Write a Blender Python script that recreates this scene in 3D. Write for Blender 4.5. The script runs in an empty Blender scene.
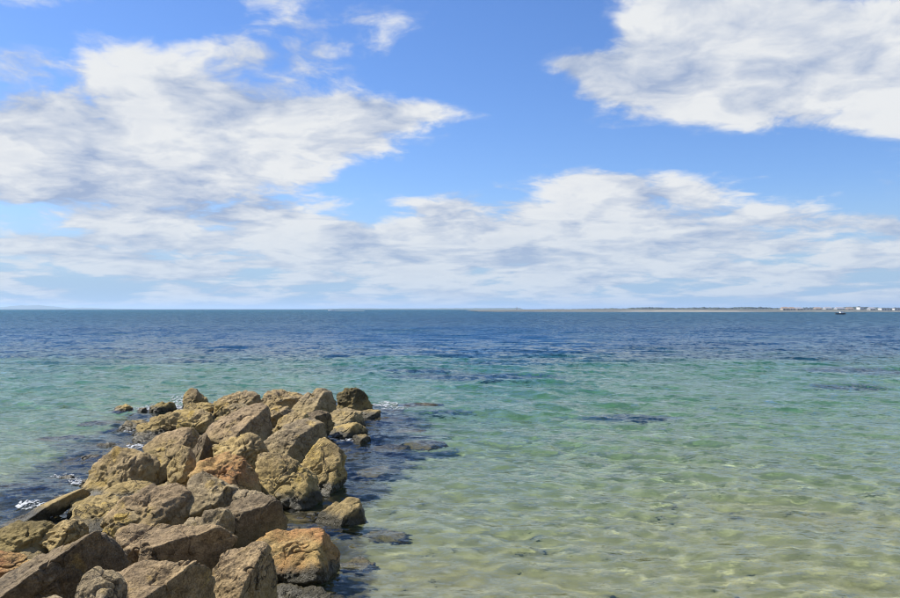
import bpy, bmesh, math, random
import numpy as np
from mathutils import Vector

R = math.radians
scene = bpy.context.scene
col = scene.collection

# ------------------------------------------------------------------ camera
CAM_H = 3.0            # eye above the water
F = 800.0              # focal length in pixels of the 900 px wide photograph
HOR = 309.0            # horizon row
PITCH = math.atan((HOR - 299.0) / F)
cam_d = bpy.data.cameras.new('camera')
cam = bpy.data.objects.new('camera', cam_d)
col.objects.link(cam)
cam.location = (0, 0, CAM_H)
cam.rotation_euler = (R(90) + PITCH, 0, 0)
cam_d.sensor_fit = 'HORIZONTAL'
cam_d.sensor_width = 36.0
cam_d.lens = 36.0 * F / 900.0
cam_d.clip_start = 0.1
cam_d.clip_end = 60000
scene.camera = cam

# ------------------------------------------------------------------ sun
SUN_EL, SUN_AZ = 51.0, -66.0      # azimuth measured from the view direction, + to the right
sun_d = bpy.data.lights.new('sun', 'SUN')
sun_d.energy = 5.0
sun_d.angle = R(0.53)
sun_d.color = (1.0, 0.955, 0.88)
sun = bpy.data.objects.new('sun', sun_d)
col.objects.link(sun)
sdir = Vector((math.sin(R(SUN_AZ)) * math.cos(R(SUN_EL)), math.cos(R(SUN_AZ)) * math.cos(R(SUN_EL)), math.sin(R(SUN_EL))))
sun.rotation_euler = sdir.to_track_quat('Z', 'Y').to_euler()
sun_d.cycles.is_caustics_light = True

# ------------------------------------------------------------------ view / render
scene.view_settings.view_transform = 'Standard'
scene.view_settings.look = 'None'
scene.view_settings.exposure = 0.72
scene.view_settings.gamma = 1.0
cy = scene.cycles
cy.max_bounces = 8
cy.diffuse_bounces = 3
cy.glossy_bounces = 3
cy.transmission_bounces = 4
cy.transparent_max_bounces = 8
cy.volume_bounces = 0
cy.sample_clamp_indirect = 4.0
cy.sample_clamp_direct = 12.0
cy.use_denoising = True
cy.filter_width = 1.15

# ------------------------------------------------------------------ node helpers
class NT:
    def __init__(self, tree):
        self.t = tree
        tree.nodes.clear()
    def n(self, kind, **kw):
        nd = self.t.nodes.new(kind)
        for k, v in kw.items():
            setattr(nd, k, v)
        return nd
    def link(self, a, b):
        self.t.links.new(a, b)
    def put(self, sock, v):
        if hasattr(v, 'is_output'):
            self.link(v, sock)
        elif isinstance(v, (tuple, list)):
            if len(sock.default_value) == 4 and len(v) == 3:
                v = tuple(v) + (1.0,)
            sock.default_value = v
        else:
            sock.default_value = v
    def math(self, op, a, b=0.0, c=0.0, clamp=False):
        nd = self.n('ShaderNodeMath', operation=op, use_clamp=clamp)
        self.put(nd.inputs[0], a); self.put(nd.inputs[1], b); self.put(nd.inputs[2], c)
        return nd.outputs[0]
    def vmath(self, op, a, b=(0, 0, 0)):
        nd = self.n('ShaderNodeVectorMath', operation=op)
        self.put(nd.inputs[0], a); self.put(nd.inputs[1], b)
        return nd.outputs['Value'] if op in ('DOT_PRODUCT', 'LENGTH', 'DISTANCE') else nd.outputs['Vector']
    def noise(self, vec, scale, detail=4.0, rough=0.55, dist=0.0, out='Fac', lac=2.0):
        nd = self.n('ShaderNodeTexNoise')
        self.put(nd.inputs['Vector'], vec)
        nd.inputs['Scale'].default_value = scale
        nd.inputs['Detail'].default_value = detail
        nd.inputs['Roughness'].default_value = rough
        nd.inputs['Lacunarity'].default_value = lac
        nd.inputs['Distortion'].default_value = dist
        return nd.outputs[out]
    def voro(self, vec, scale, feature='F1', rnd=1.0):
        nd = self.n('ShaderNodeTexVoronoi', feature=feature)
        self.put(nd.inputs['Vector'], vec)
        nd.inputs['Scale'].default_value = scale
        nd.inputs['Randomness'].default_value = rnd
        return nd.outputs['Distance']
    def step(self, v, lo, hi, a=0.0, b=1.0):
        nd = self.n('ShaderNodeMapRange', interpolation_type='SMOOTHSTEP')
        self.put(nd.inputs[0], v)
        for i, x in enumerate((lo, hi, a, b)):
            self.put(nd.inputs[1 + i], x)
        return nd.outputs[0]
    def lin(self, v, lo, hi, a=0.0, b=1.0):
        nd = self.n('ShaderNodeMapRange')
        self.put(nd.inputs[0], v)
        for i, x in enumerate((lo, hi, a, b)):
            self.put(nd.inputs[1 + i], x)
        return nd.outputs[0]
    def mix(self, fac, a, b, blend='MIX'):
        nd = self.n('ShaderNodeMix', data_type='RGBA', blend_type=blend)
        self.put(nd.inputs[0], fac); self.put(nd.inputs[6], a); self.put(nd.inputs[7], b)
        return nd.outputs[2]
    def sep(self, v):
        nd = self.n('ShaderNodeSeparateXYZ'); self.put(nd.inputs[0], v)
        return nd.outputs
    def comb(self, x, y, z):
        nd = self.n('ShaderNodeCombineXYZ')
        self.put(nd.inputs[0], x); self.put(nd.inputs[1], y); self.put(nd.inputs[2], z)
        return nd.outputs[0]

# ------------------------------------------------------------------ world: clear sky with broken cumulus
world = bpy.data.worlds.new('World')
scene.world = world
world.use_nodes = True
SKY_STRENGTH = 0.0550
def build_world():
    g = NT(world.node_tree)
    sky = g.n('ShaderNodeTexSky', sky_type='NISHITA')
    sky.sun_disc = False
    sky.sun_elevation = R(SUN_EL)
    sky.sun_rotation = R(SUN_AZ)
    sky.altitude = 0
    sky.air_density = 1.0
    sky.dust_density = 0.35
    sky.ozone_density = 2.0
    hs = g.n('ShaderNodeHueSaturation')
    hs.inputs['Saturation'].default_value = 1.14
    hs.inputs['Value'].default_value = 1.0
    g.link(sky.outputs[0], hs.inputs['Color'])
    skyc = g.mix(1.0, hs.outputs[0], (1.10, 1.28, 1.70), 'MULTIPLY')
    d = g.n('ShaderNodeTexCoord').outputs['Generated']
    s = g.sep(d)
    zc = g.math('MAXIMUM', s[2], 0.0)
    k = g.math('POWER', g.math('ADD', zc, 0.10), -0.68)
    # cloud lookup: direction, flattened and drawn finer towards the horizon
    base = g.comb(g.math('MULTIPLY', s[0], k), g.math('MULTIPLY', s[1], k), g.math('MULTIPLY', g.math('MULTIPLY', zc, k), 1.9))
    # where the big clouds of the day stand (tangent plane of the view direction)
    yy = g.math('MAXIMUM', s[1], 0.05)
    P = g.comb(g.math('DIVIDE', s[0], yy), g.math('DIVIDE', s[2], yy), 0.0)
    front = g.step(s[1], 0.25, 0.6)
    blobs = [  # px, py, rx, ry, weight
        (150, 130, 130, 58, .30), (70, 175, 110, 50, .26), (250, 180, 110, 42, .27), (360, 122, 95, 22, .34),
        (440, 112, 55, 16, .34), (290, 62, 60, 26, .13), (120, 82, 60, 20, .12), (30, 150, 70, 60, .16),
        (560, 225, 150, 38, .30), (640, 185, 110, 20, .20), (480, 235, 90, 26, .16), (700, 225, 60, 20, .12),
        (740, 75, 110, 46, .34), (850, 80, 110, 56, .34), (625, 72, 62, 28, .40), (580, 64, 36, 10, .24), (800, 192, 80, 14, -.20), (760, 10, 120, 26, .24),
        (850, 232, 90, 22, .26), (900, 195, 22, 20, .22), (20, 3, 40, 12, .16), (2, 58, 22, 14, .18),
        (180, 245, 150, 24, .14), (380, 255, 120, 18, .14), (610, 258, 90, 12, .14),
        (470, 50, 95, 55, -.38), (520, 150, 110, 24, -.36), (385, 195, 50, 20, -.38), (20, 225, 50, 14, -.22),
        (180, 15, 130, 20, -.10), (820, 165, 120, 20, -.26), (550, 15, 60, 30, -.22), (50, 285, 120, 16, -.10),
        (120, 15, 60, 14, -.08), (520, 105, 50, 36, -.2), (700, 150, 120, 14, -.14), (330, 20, 60, 10, .12), (260, 52, 90, 22, .20), (90, 62, 70, 16, .18), (40, 40, 50, 12, .12), (590, 250, 60, 14, .14)]
    acc = None
    for (px, py, rx, ry, w) in blobs:
        q = g.vmath('SUBTRACT', P, ((px - 450) / F, (HOR - py) / F, 0))
        q = g.vmath('MULTIPLY', q, (F / rx, F / ry, 0))
        e = g.math('MULTIPLY', g.math('EXPONENT', g.math('MULTIPLY', g.vmath('DOT_PRODUCT', q, q), -0.8)), w)
        acc = e if acc is None else g.math('ADD', acc, e)
    bias = g.math('MULTIPLY', acc, front)
    low = g.math('MULTIPLY', g.step(zc, 0.04, 0.13, 1.0, 0.0), 0.17)
    bias = g.math('ADD', bias, low)
    warp = g.vmath('MULTIPLY', g.vmath('SUBTRACT', g.noise(base, 3.4, 3, .5, out='Color'), (.5, .5, .5)), (.20, .20, .14))
    bw = g.vmath('ADD', base, warp)
    def dens(vec, det=9):
        big = g.noise(vec, 2.7, det, 0.585)
        return g.math('ADD', g.math('MULTIPLY_ADD', big, 1.75, -.39), bias)
    d0 = dens(bw)
    d1 = dens(g.vmath('ADD', bw, (-0.04, 0.0, 0.075)), 6)      # a little further towards the light
    cov = g.step(d0, 0.49, 0.75)
    wisp = g.step(g.noise(g.vmath('MULTIPLY', bw, (1, 1, 1.6)), 5.5, 7, .62), 0.46, 0.76, 0.0, 0.5)
    wisp = g.math('MULTIPLY', wisp, g.step(d0, 0.42, 0.56))
    cov = g.math('MAXIMUM', cov, wisp)
    d2 = dens(g.vmath('ADD', bw, (-0.07, 0.0, 0.21)), 4)
    lit = g.math('ADD', g.math('MULTIPLY', g.math('SUBTRACT', d0, d1), .75), g.math('MULTIPLY', g.math('SUBTRACT', d0, d2), .6))
    lit = g.lin(lit, -0.33, 0.15)
    thick = g.step(d0, 0.75, 1.2, 0.0, 0.12)
    small = g.math('MULTIPLY', g.math('SUBTRACT', g.noise(bw, 7.0, 6, .6), 0.5), .8)
    lit = g.math('ADD', g.math('SUBTRACT', lit, thick), small, clamp=True)
    cloud = g.mix(lit, (4.0, 5.0, 7.1), (9.2, 9.4, 9.6))
    # thin air light over the far sky
    hz = g.step(zc, 0.0, 0.16, 1.0, 0.0)
    skyc = g.mix(hz, skyc, (4.1, 6.0, 8.3))
    below = g.step(s[2], -0.012, -0.002, 1.0, 0.0)         # open sea beyond what is built
    cloud = g.mix(g.math('MULTIPLY', hz, 0.50), cloud, (5.3, 6.7, 8.4))
    colr = g.mix(below, g.mix(cov, skyc, cloud), (.55, 1.1, 1.7))
    bg = g.n('ShaderNodeBackground')
    g.link(colr, bg.inputs['Color'])
    bg.inputs['Strength'].default_value = SKY_STRENGTH
    out = g.n('ShaderNodeOutputWorld')
    g.link(bg.outputs[0], out.inputs['Surface'])
build_world()
world.cycles.sampling_method = 'MANUAL'
world.cycles.sample_map_resolution = 512

# ------------------------------------------------------------------ geometry helpers
def ray(px, py):
    X, Y = (px - 450.0) / F, (299.0 - py) / F
    c, s = math.cos(PITCH), math.sin(PITCH)
    return np.array((X, c - Y * s, s + Y * c))
def at_depth(px, py, Y):
    d = ray(px, py)
    return np.array((0, 0, CAM_H)) + d * (Y / d[1])
def on_water(px, py, z=0.0):
    d = ray(px, py)
    return np.array((0, 0, CAM_H)) + d * ((z - CAM_H) / d[2])

def mesh_np(name, co, faces, smooth=True):
    me = bpy.data.meshes.new(name)
    co = np.asarray(co, np.float32); faces = np.asarray(faces, np.int32)
    nv, (nf, k) = len(co), faces.shape
    me.vertices.add(nv); me.vertices.foreach_set('co', co.ravel())
    me.loops.add(nf * k); me.loops.foreach_set('vertex_index', faces.ravel())
    me.polygons.add(nf)
    me.polygons.foreach_set('loop_start', np.arange(0, nf * k, k, dtype=np.int32))
    me.polygons.foreach_set('use_smooth', np.full(nf, smooth))
    me.update(calc_edges=True)
    return me
def obj(name, me, mat=None, parent=None, loc=None):
    o = bpy.data.objects.new(name, me)
    col.objects.link(o)
    if mat: me.materials.append(mat)
    if parent: o.parent = parent
    if loc is not None: o.location = loc
    return o
def empty(name, loc, rz=0.0):
    o = bpy.data.objects.new(name, None); col.objects.link(o)
    o.location = loc; o.rotation_euler.z = rz
    o.empty_display_size = 0.3
    return o
def tag(o, label=None, cat=None, group=None, kind=None):
    if label: o['label'] = label
    if cat: o['category'] = cat
    if group: o['group'] = group
    if kind: o['kind'] = kind
    return o
def grid_faces(nr, nc):
    i = np.arange(nr - 1)[:, None] * nc + np.arange(nc - 1)[None, :]
    i = i.ravel()
    return np.stack((i, i + 1, i + nc + 1, i + nc), 1)

# gradient noise in numpy
_rng = np.random.RandomState(7)
_perm = _rng.permutation(512).astype(np.int64)
_grad = _rng.normal(size=(512, 3)); _grad /= np.linalg.norm(_grad, axis=1)[:, None]
def perlin(p):
    p = np.asarray(p, np.float64)
    i = np.floor(p).astype(np.int64); f = p - i
    u = f * f * f * (f * (f * 6 - 15) + 10)
    def h(a, b, c):
        return _grad[_perm[(_perm[(_perm[a & 511] + b) & 511] + c) & 511]]
    r = 0
    for dx in (0, 1):
        wx = u[:, 0] if dx else 1 - u[:, 0]
        for dy in (0, 1):
            wy = u[:, 1] if dy else 1 - u[:, 1]
            for dz in (0, 1):
                wz = u[:, 2] if dz else 1 - u[:, 2]
                gr = h(i[:, 0] + dx, i[:, 1] + dy, i[:, 2] + dz)
                r = r + wx * wy * wz * (gr[:, 0] * (f[:, 0] - dx) + gr[:, 1] * (f[:, 1] - dy) + gr[:, 2] * (f[:, 2] - dz))
    return r * 1.5
def fbm(p, octs=4, gain=0.5):
    r = 0; a = 1.0; p = np.asarray(p)
    for o in range(octs):
        r = r + a * perlin(p * (2.03 ** o) + 17.3 * o); a *= gain
    return r

# ------------------------------------------------------------------ the sea bed
def groyne_side(Y):     # left and right water edge of the breakwater, world X at distance Y
    ys = [0, 6, 8, 10, 12, 14, 17, 20, 23, 26, 29]
    lx = [-5.6, -5.8, -6.0, -6.2, -6.3, -6.6, -7.2, -7.6, -8.3, -8.0, -5.5]
    rx = [-0.9, -1.0, -1.15, -1.3, -1.75, -1.9, -2.0, -2.1, -2.2, -3.3, -5.0]
    return np.interp(Y, ys, lx), np.interp(Y, ys, rx)
def groyne_dist(X, Y):  # > 0 inside, metres
    l, r = groyne_side(Y)
    d = np.minimum(X - l, r - X)
    return np.minimum(d, np.minimum(26.5 - Y, 40))
def bed_z(X, Y):
    z = np.interp(Y, [-20, 0, 5, 8, 12, 17, 24, 34, 50, 80, 200, 30000], [0.0, -.22, -.30, -.36, -.55, -.90, -1.45, -2.2, -3.2, -4.2, -5.0, -6.0])
    return z
def bed_full(X, Y):
    p = np.stack((X, Y, 0 * X), 1)
    near = np.clip(1 - Y / 120, 0, 1)
    z = bed_z(X, Y) + near * (0.10 * perlin(p * .28) + 0.035 * perlin(p * 1.1 + 5)) + near * .012 * np.sin(14 * Y + 2.5 * perlin(p * .7) * 3)
    gd = groyne_dist(X, Y)
    t = np.clip((gd + 2.6) / 3.6, 0, 1); t = t * t * (3 - 2 * t)
    mound = -0.9 + 0.85 * np.clip((gd + 1.8) / 3.2, 0, 1) + 0.28 * perlin(p * 1.3) + 0.25 * np.abs(perlin(p * 2.9 + 3))
    mound = np.maximum(mound, z)
    return np.where(t > 0, z * (1 - t) + mound * t, z)

def m_bed():
    m = bpy.data.materials.new('sand_bed'); m.use_nodes = True
    g = NT(m.node_tree)
    pos = g.n('ShaderNodeNewGeometry').outputs['Position']
    s = g.sep(pos)
    flat = g.comb(s[0], s[1], 0.0)
    sand = g.mix(g.noise(flat, 0.9, 5, .6), (.245, .208, .10), (.34, .288, .155))
    sand = g.mix(g.step(g.noise(flat, 5.0, 4, .6), .52, .70, 0, .40), sand, (.16, .13, .045))
    sand = g.mix(g.step(g.noise(flat, 38.0, 2, .5), .60, .72, 0, .35), sand, (.46, .41, .27))
    # sea grass: scattered patches, closed further out and tinted with the water's scattered blue
    gn = g.noise(g.vmath('MULTIPLY', flat, (.55, 1, 1)), 0.16, 5, .6)
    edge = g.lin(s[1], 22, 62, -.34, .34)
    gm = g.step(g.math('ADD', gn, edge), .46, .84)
    for (cx, cyy, rx, ry) in ((5.6, 23.6, 1.7, .9), (1.2, 39, 4.4, 2.4), (-2.0, 43, 3.0, 2.0), (22, 42, 4, 2.5), (16.5, 33.5, 1.6, 1.0)):
        q = g.vmath('MULTIPLY', g.vmath('SUBTRACT', flat, (cx, cyy, 0)), (1 / rx, 1 / ry, 0))
        l = g.math('ADD', g.vmath('LENGTH', q), g.math('MULTIPLY', g.math('SUBTRACT', g.noise(flat, .8, 4, .6), .5), 1.6))
        gm = g.math('MAXIMUM', gm, g.step(l, .75, 1.15, 1, 0))
    meadow_scatter = g.mix(g.noise(g.vmath('MULTIPLY', flat, (1, .4, 1)), .12, 4, .6), (.012, .10, .31), (.038, .17, .43))  # blue light scattered by deep water, put into the bed colour
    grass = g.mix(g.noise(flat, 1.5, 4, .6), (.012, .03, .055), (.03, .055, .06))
    c = g.mix(gm, sand, g.mix(g.step(s[1], 34, 95), grass, meadow_scatter))
    at = g.n('ShaderNodeAttribute'); at.attribute_name = 'rubble'
    rb = g.step(g.math('ADD', at.outputs['Fac'], g.math('MULTIPLY', g.math('SUBTRACT', g.noise(pos, 1.4, 5, .65), .5), g.step(at.outputs['Fac'], 0.0, .25, 0.0, 1.1))), .35, .6)
    weed = g.mix(g.noise(pos, 4.0, 5, .65), (.03, .03, .021), (.17, .135, .06))
    kelp = g.mix(g.noise(pos, 3.0, 5, .65), (.008, .010, .016), (.05, .045, .028))
    weed = g.mix(g.math('MAXIMUM', g.step(s[1], 12, 16), g.step(s[0], -5.5, -4.5, 1, 0)), weed, kelp)
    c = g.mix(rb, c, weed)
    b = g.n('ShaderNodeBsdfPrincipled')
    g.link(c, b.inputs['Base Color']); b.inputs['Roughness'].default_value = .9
    b.inputs['Specular IOR Level'].default_value = .1
    o = g.n('ShaderNodeOutputMaterial'); g.link(b.outputs[0], o.inputs['Surface'])
    return m

def build_bed():
    ys = np.concatenate((np.arange(-6, 30, .09), 30 * np.exp(np.arange(0, math.log(26000 / 30), .035))))
    nc = 260
    s = np.linspace(-1, 1, nc); s = .55 * s + .45 * s ** 3
    Y = np.repeat(ys, nc); X = np.tile(s, len(ys)) * (16 + np.maximum(Y, 0) * .95)
    z = bed_full(X, Y)
    me = mesh_np('seabed', np.stack((X, Y, z), 1), grid_faces(len(ys), nc))
    a = me.attributes.new('rubble', 'FLOAT', 'POINT')
    gl, gr = groyne_side(Y)
    wr = np.where(X < (gl + gr) / 2, np.interp(Y, [6, 12, 26], [1.6, 2.6, 2.6]), np.interp(Y, [7, 12, 14, 18, 26], [.45, .6, 1.5, 2.5, 2.8]))
    a.data.foreach_set('value', np.clip((groyne_dist(X, Y) + wr) / wr, 0, 1).astype(np.float32))
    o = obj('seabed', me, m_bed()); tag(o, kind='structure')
    o.cycles.is_caustics_receiver = True
build_bed()

# ------------------------------------------------------------------ the water
NCOMP = 110
_w = np.random.RandomState(21)
_lam = np.exp(_w.uniform(math.log(.20), math.log(7.0), NCOMP))
_th = np.where(_lam > 2.2, _w.normal(-98, 24, NCOMP), _w.normal(-100, 42, NCOMP))
_th = np.radians(_th)
_ph = _w.uniform(0, 2 * math.pi, NCOMP)
_kk = 2 * math.pi / _lam
_slope = 0.0185 * np.where(_lam > 2.5, .55, np.where(_lam > .8, .8, 1.1)) * _w.uniform(.6, 1.4, NCOMP)
_amp = _slope / _kk
def waves(X, Y, spacing):
    gust = 1 + .35 * perlin(np.stack((X * .11, Y * .07, 0 * X + 4), 1))
    gd = groyne_dist(X, Y)
    calm = np.interp(Y, [0, 10, 30, 60], [.85, .95, 1.15, 1.3])
    wx = X + .25 * perlin(np.stack((X * .4, Y * .4, 0 * X), 1)); wy = Y + .35 * perlin(np.stack((X * .35, Y * .35, 0 * X + 9), 1))
    h = np.zeros_like(X); dx = np.zeros_like(X); dy = np.zeros_like(X)
    for i in range(NCOMP):
        att = np.clip((_lam[i] / np.maximum(spacing, 1e-6) - 3) / 3, 0, 1)
        a = _amp[i] * att
        c, s = math.cos(_th[i]), math.sin(_th[i])
        ph = _kk[i] * (wx * c + wy * s) + _ph[i]
        h += a * np.cos(ph)
        sn = np.sin(ph) * a * .4
        dx -= c * sn; dy -= s * sn
    g = gust * calm
    return X + dx * g, Y + dy * g, h * g

def m_water():
    m = bpy.data.materials.new('sea_water'); m.use_nodes = True
    g = NT(m.node_tree)
    geo = g.n('ShaderNodeNewGeometry')
    pos = geo.outputs['Position']
    s = g.sep(pos)
    # wind ripples finer than the mesh, given as slopes
    dist = g.math('MAXIMUM', s[1], 1.0)
    flat = g.comb(g.math('MULTIPLY', s[0], .62), s[1], 0.0)
    r1 = g.vmath('SUBTRACT', g.noise(flat, 9.0, 3, .7, out='Color'), (.5, .5, .5))
    flat2 = g.comb(g.math('MULTIPLY', s[0], 1.5), s[1], 3.0)
    r2 = g.vmath('SUBTRACT', g.noise(flat2, 1.5, 5, .62, out='Color'), (.5, .5, .5))
    r3 = g.vmath('SUBTRACT', g.noise(flat2, .34, 5, .65, out='Color'), (.5, .5, .5))
    a1 = g.lin(dist, 6, 40, .85, .90)
    a2 = g.lin(dist, 12, 60, .25, 1.4)
    a3 = g.lin(dist, 50, 200, .0, 2.4)
    sl = g.vmath('ADD', g.vmath('MULTIPLY', r1, g.comb(a1, a1, 0.0)), g.vmath('MULTIPLY', r2, g.comb(a2, a2, 0.0)))
    sl = g.vmath('ADD', sl, g.vmath('MULTIPLY', r3, g.comb(a3, a3, 0.0)))
    # wind sea further out: the faces turned to the shore are the steep ones
    ss = g.sep(sl)
    steep = g.lin(dist, 25, 110)
    sy = g.math('SUBTRACT', g.math('MULTIPLY', ss[1], g.math('SUBTRACT', 1.0, steep)), g.math('MULTIPLY', g.math('ABSOLUTE', ss[1]), g.math('MULTIPLY', steep, 1.6)))
    sl = g.comb(ss[0], sy, 0.0)
    nrm = g.vmath('NORMALIZE', g.vmath('ADD', geo.outputs['Normal'], sl))
    fr = g.n('ShaderNodeFresnel'); fr.inputs['IOR'].default_value = 1.31
    g.link(nrm, fr.inputs['Normal'])
    refr = g.n('ShaderNodeBsdfRefraction'); refr.inputs['IOR'].default_value = 1.33; refr.inputs['Roughness'].default_value = 0.0
    g.link(nrm, refr.inputs['Normal'])
    gl = g.n('ShaderNodeBsdfGlossy'); gl.inputs['Roughness'].default_value = .06
    g.link(nrm, gl.inputs['Normal'])
    mx = g.n('ShaderNodeMixShader')
    g.link(fr.outputs[0], mx.inputs[0]); g.link(refr.outputs[0], mx.inputs[1]); g.link(gl.outputs[0], mx.inputs[2])
    o = g.n('ShaderNodeOutputMaterial')
    g.link(mx.outputs[0], o.inputs['Surface'])
    return m
def m_water_body():
    m = bpy.data.materials.new('sea_water_body'); m.use_nodes = True
    g = NT(m.node_tree)
    va = g.n('ShaderNodeVolumeAbsorption'); va.inputs['Color'].default_value = (.0, .775, .78, 1); va.inputs['Density'].default_value = .38
    o = g.n('ShaderNodeOutputMaterial')
    g.link(va.outputs[0], o.inputs['Volume'])
    return m

def build_water():
    ys = np.concatenate((3.2 * np.exp(np.arange(0, math.log(160 / 3.2), .0050)), 160 * np.exp(np.arange(.005, math.log(24000 / 160), .035))))
    nc = 600
    s = np.linspace(-1, 1, nc)
    Y = np.repeat(ys, nc); wid = 4 + .82 * Y
    X = np.tile(s, len(ys)) * wid
    sp = np.maximum(.0052 * Y, 2 * wid / nc)
    x, y, z = waves(X, Y, sp)
    far = np.clip((Y - 120) / 40, 0, 1)
    z = z * (1 - far); x = np.where(far > 0, X, x); y = np.where(far > 0, Y, y)
    me = mesh_np('sea', np.stack((x, y, z), 1), grid_faces(len(ys), nc))
    o = obj('sea', me, m_water()); tag(o, kind='structure')
    o.cycles.is_caustics_caster = True
    # the body of the water: the absorbing volume that starts at the same skin
    b = o.copy(); col.objects.link(b); b.name = 'water_body'; b.location.z = .006
    b.cycles.is_caustics_caster = False
    b.material_slots[0].link = 'OBJECT'; b.material_slots[0].material = m_water_body()
    b.parent = o
    if 'kind' in b: del b['kind']
    return o
build_water()

# ------------------------------------------------------------------ unseen shore behind the camera, added to cut light on the rock fronts
def shore_blocker():
    m = bpy.data.materials.new('blocker_ground'); m.use_nodes = True
    g = NT(m.node_tree)
    pos = g.n('ShaderNodeNewGeometry').outputs['Position']; sp = g.sep(pos)
    sand = g.mix(g.noise(pos, .8, 5, .6), (.26, .21, .13), (.36, .30, .20))
    green = g.mix(g.noise(pos, .35, 5, .65), (.035, .05, .02), (.09, .10, .045))
    c = g.mix(g.step(g.math('ADD', sp[1], g.math('MULTIPLY', g.noise(pos, .1, 4, .6), 14.0)), -14, -8, 1, 0), sand, green)
    b = g.n('ShaderNodeBsdfPrincipled'); g.link(c, b.inputs['Base Color']); b.inputs['Roughness'].default_value = .95
    o = g.n('ShaderNodeOutputMaterial'); g.link(b.outputs[0], o.inputs['Surface'])
    ys = np.array([3.0, 1.0, -1, -3, -6, -10, -14, -20, -26, -34, -45, -60]); zs = np.array([-.6, -.1, .5, 1.0, 1.4, 1.7, 2.4, 5.0, 8.0, 9.5, 9.0, 8.0])
    xs = np.linspace(-1, 1, 121); xs = (.3 * xs + .7 * xs ** 3) * 320
    X = np.tile(xs, len(ys)); Y = np.repeat(ys, len(xs)); Z = np.repeat(zs, len(xs))
    p = np.stack((X * .06, Y * .06, 0 * X), 1)
    Z = Z + np.clip(-Y / 20, 0, 1) * 1.6 * fbm(p, 3)
    tag(obj('shore', mesh_np('shore', np.stack((X, Y, Z), 1)[::-1], grid_faces(len(ys), len(xs))), m), kind='structure')
shore_blocker()

# ------------------------------------------------------------------ boulders
def m_rock(name, c1, c2, c3, patch=.5, dark=.35, scale=1.0):
    m = bpy.data.materials.new(name); m.use_nodes = True
    g = NT(m.node_tree)
    tc = g.n('ShaderNodeTexCoord')
    oi = g.n('ShaderNodeObjectInfo')
    v = g.vmath('ADD', tc.outputs['Object'], g.vmath('MULTIPLY', g.comb(oi.outputs['Random'], oi.outputs['Random'], oi.outputs['Random']), (37., 91., 53.)))
    pz = g.sep(g.n('ShaderNodeNewGeometry').outputs['Position'])[2]
    c = g.mix(g.step(g.noise(v, 1.6 * scale, 5, .6, .4), .38, .62), c1, c2)
    c = g.mix(g.step(g.noise(v, 2.3 * scale, 5, .62, .6), .60 - .12 * patch, .72 - .10 * patch), c, c3)
    # grain, pits and lichen
    c = g.mix(1.0, c, g.mix(g.step(g.noise(v, 9, 5, .7), .32, .66), (.52, .50, .47), (1.15, 1.13, 1.08)), 'MULTIPLY')
    c = g.mix(1.0, c, g.mix(g.step(g.noise(v, 55, 3, .7), .36, .62), (.66, .64, .62), (1.10, 1.10, 1.10)), 'MULTIPLY')
    pit = g.step(g.noise(v, 16, 4, .65), .62, .70)
    c = g.mix(g.math('MULTIPLY', pit, dark), c, (.045, .038, .028))
    liche = g.math('MULTIPLY', g.step(g.noise(v, 4.5, 6, .72), .60, .68), g.step(g.noise(v, 30, 2, .5), .44, .56))
    c = g.mix(g.math('MULTIPLY', liche, dark * 1.2), c, (.05, .047, .04))
    pale = g.math('MULTIPLY', g.step(g.noise(v, 6.5, 5, .7), .62, .70), .30)
    c = g.mix(pale, c, (.42, .34, .19))
    # splash and tide zone: ochre film, then black wet weed
    n = g.math('MULTIPLY', g.math('SUBTRACT', g.noise(v, 3.5, 5, .65), .5), .34)
    hh = g.math('ADD', pz, n)
    film = g.math('MULTIPLY', g.step(hh, .22, .62, 1, 0), .42)
    c = g.mix(film, c, (.32, .24, .085))
    wet = g.math('MULTIPLY', g.step(hh, .08, .20, 1, 0), g.step(pz, -.22, -.03, .30, 1.0))
    ck = g.n('ShaderNodeTexVoronoi', feature='DISTANCE_TO_EDGE')
    ck.inputs['Scale'].default_value = 1.9
    g.put(ck.inputs['Vector'], g.vmath('ADD', v, g.vmath('MULTIPLY', g.noise(v, 2.6, 5, .65, out='Color'), (.5, .5, .5))))
    crack = g.math('MULTIPLY', g.step(ck.outputs['Distance'], .004, .030, 1, 0), g.step(g.noise(v, 1.4, 2, .5), .48, .60))
    c = g.mix(g.math('MULTIPLY', crack, .75), c, (.05, .04, .025))
    c = g.mix(wet, c, g.mix(g.noise(v, 11, 4, .65), (.010, .010, .007), (.075, .060, .022)))
    b = g.n('ShaderNodeBsdfPrincipled')
    g.link(c, b.inputs['Base Color'])
    g.put(b.inputs['Roughness'], g.lin(wet, 0, 1, .93, .42))
    b.inputs['Specular IOR Level'].default_value = .3
    h = g.math('ADD', g.math('MULTIPLY', g.noise(v, 14, 6, .68), 1.0), g.math('MULTIPLY', g.noise(v, 60, 3, .65), .38))
    h = g.math('MULTIPLY', h, g.step(g.noise(v, 2.0, 3, .6), .35, .65, .45, 1.25))
    h = g.math('SUBTRACT', h, g.math('MULTIPLY', crack, .8))
    h = g.math('SUBTRACT', h, g.math('MULTIPLY', pit, .35))
    h = g.math('SUBTRACT', h, g.math('MULTIPLY', g.step(g.voro(v, 26), .0, .32, 1, 0), .25))
    bp = g.n('ShaderNodeBump'); bp.inputs['Strength'].default_value = .9; bp.inputs['Distance'].default_value = .042
    g.link(h, bp.inputs['Height']); g.link(bp.outputs[0], b.inputs['Normal'])
    o = g.n('ShaderNodeOutputMaterial'); g.link(b.outputs[0], o.inputs['Surface'])
    return m
BRN = 'brown'
OCH, GRY, PNK, ORG, DRK, YEL, WEED = 'ochre', 'grey', 'pink', 'orange', 'dark', 'yellow', 'weed'
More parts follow.
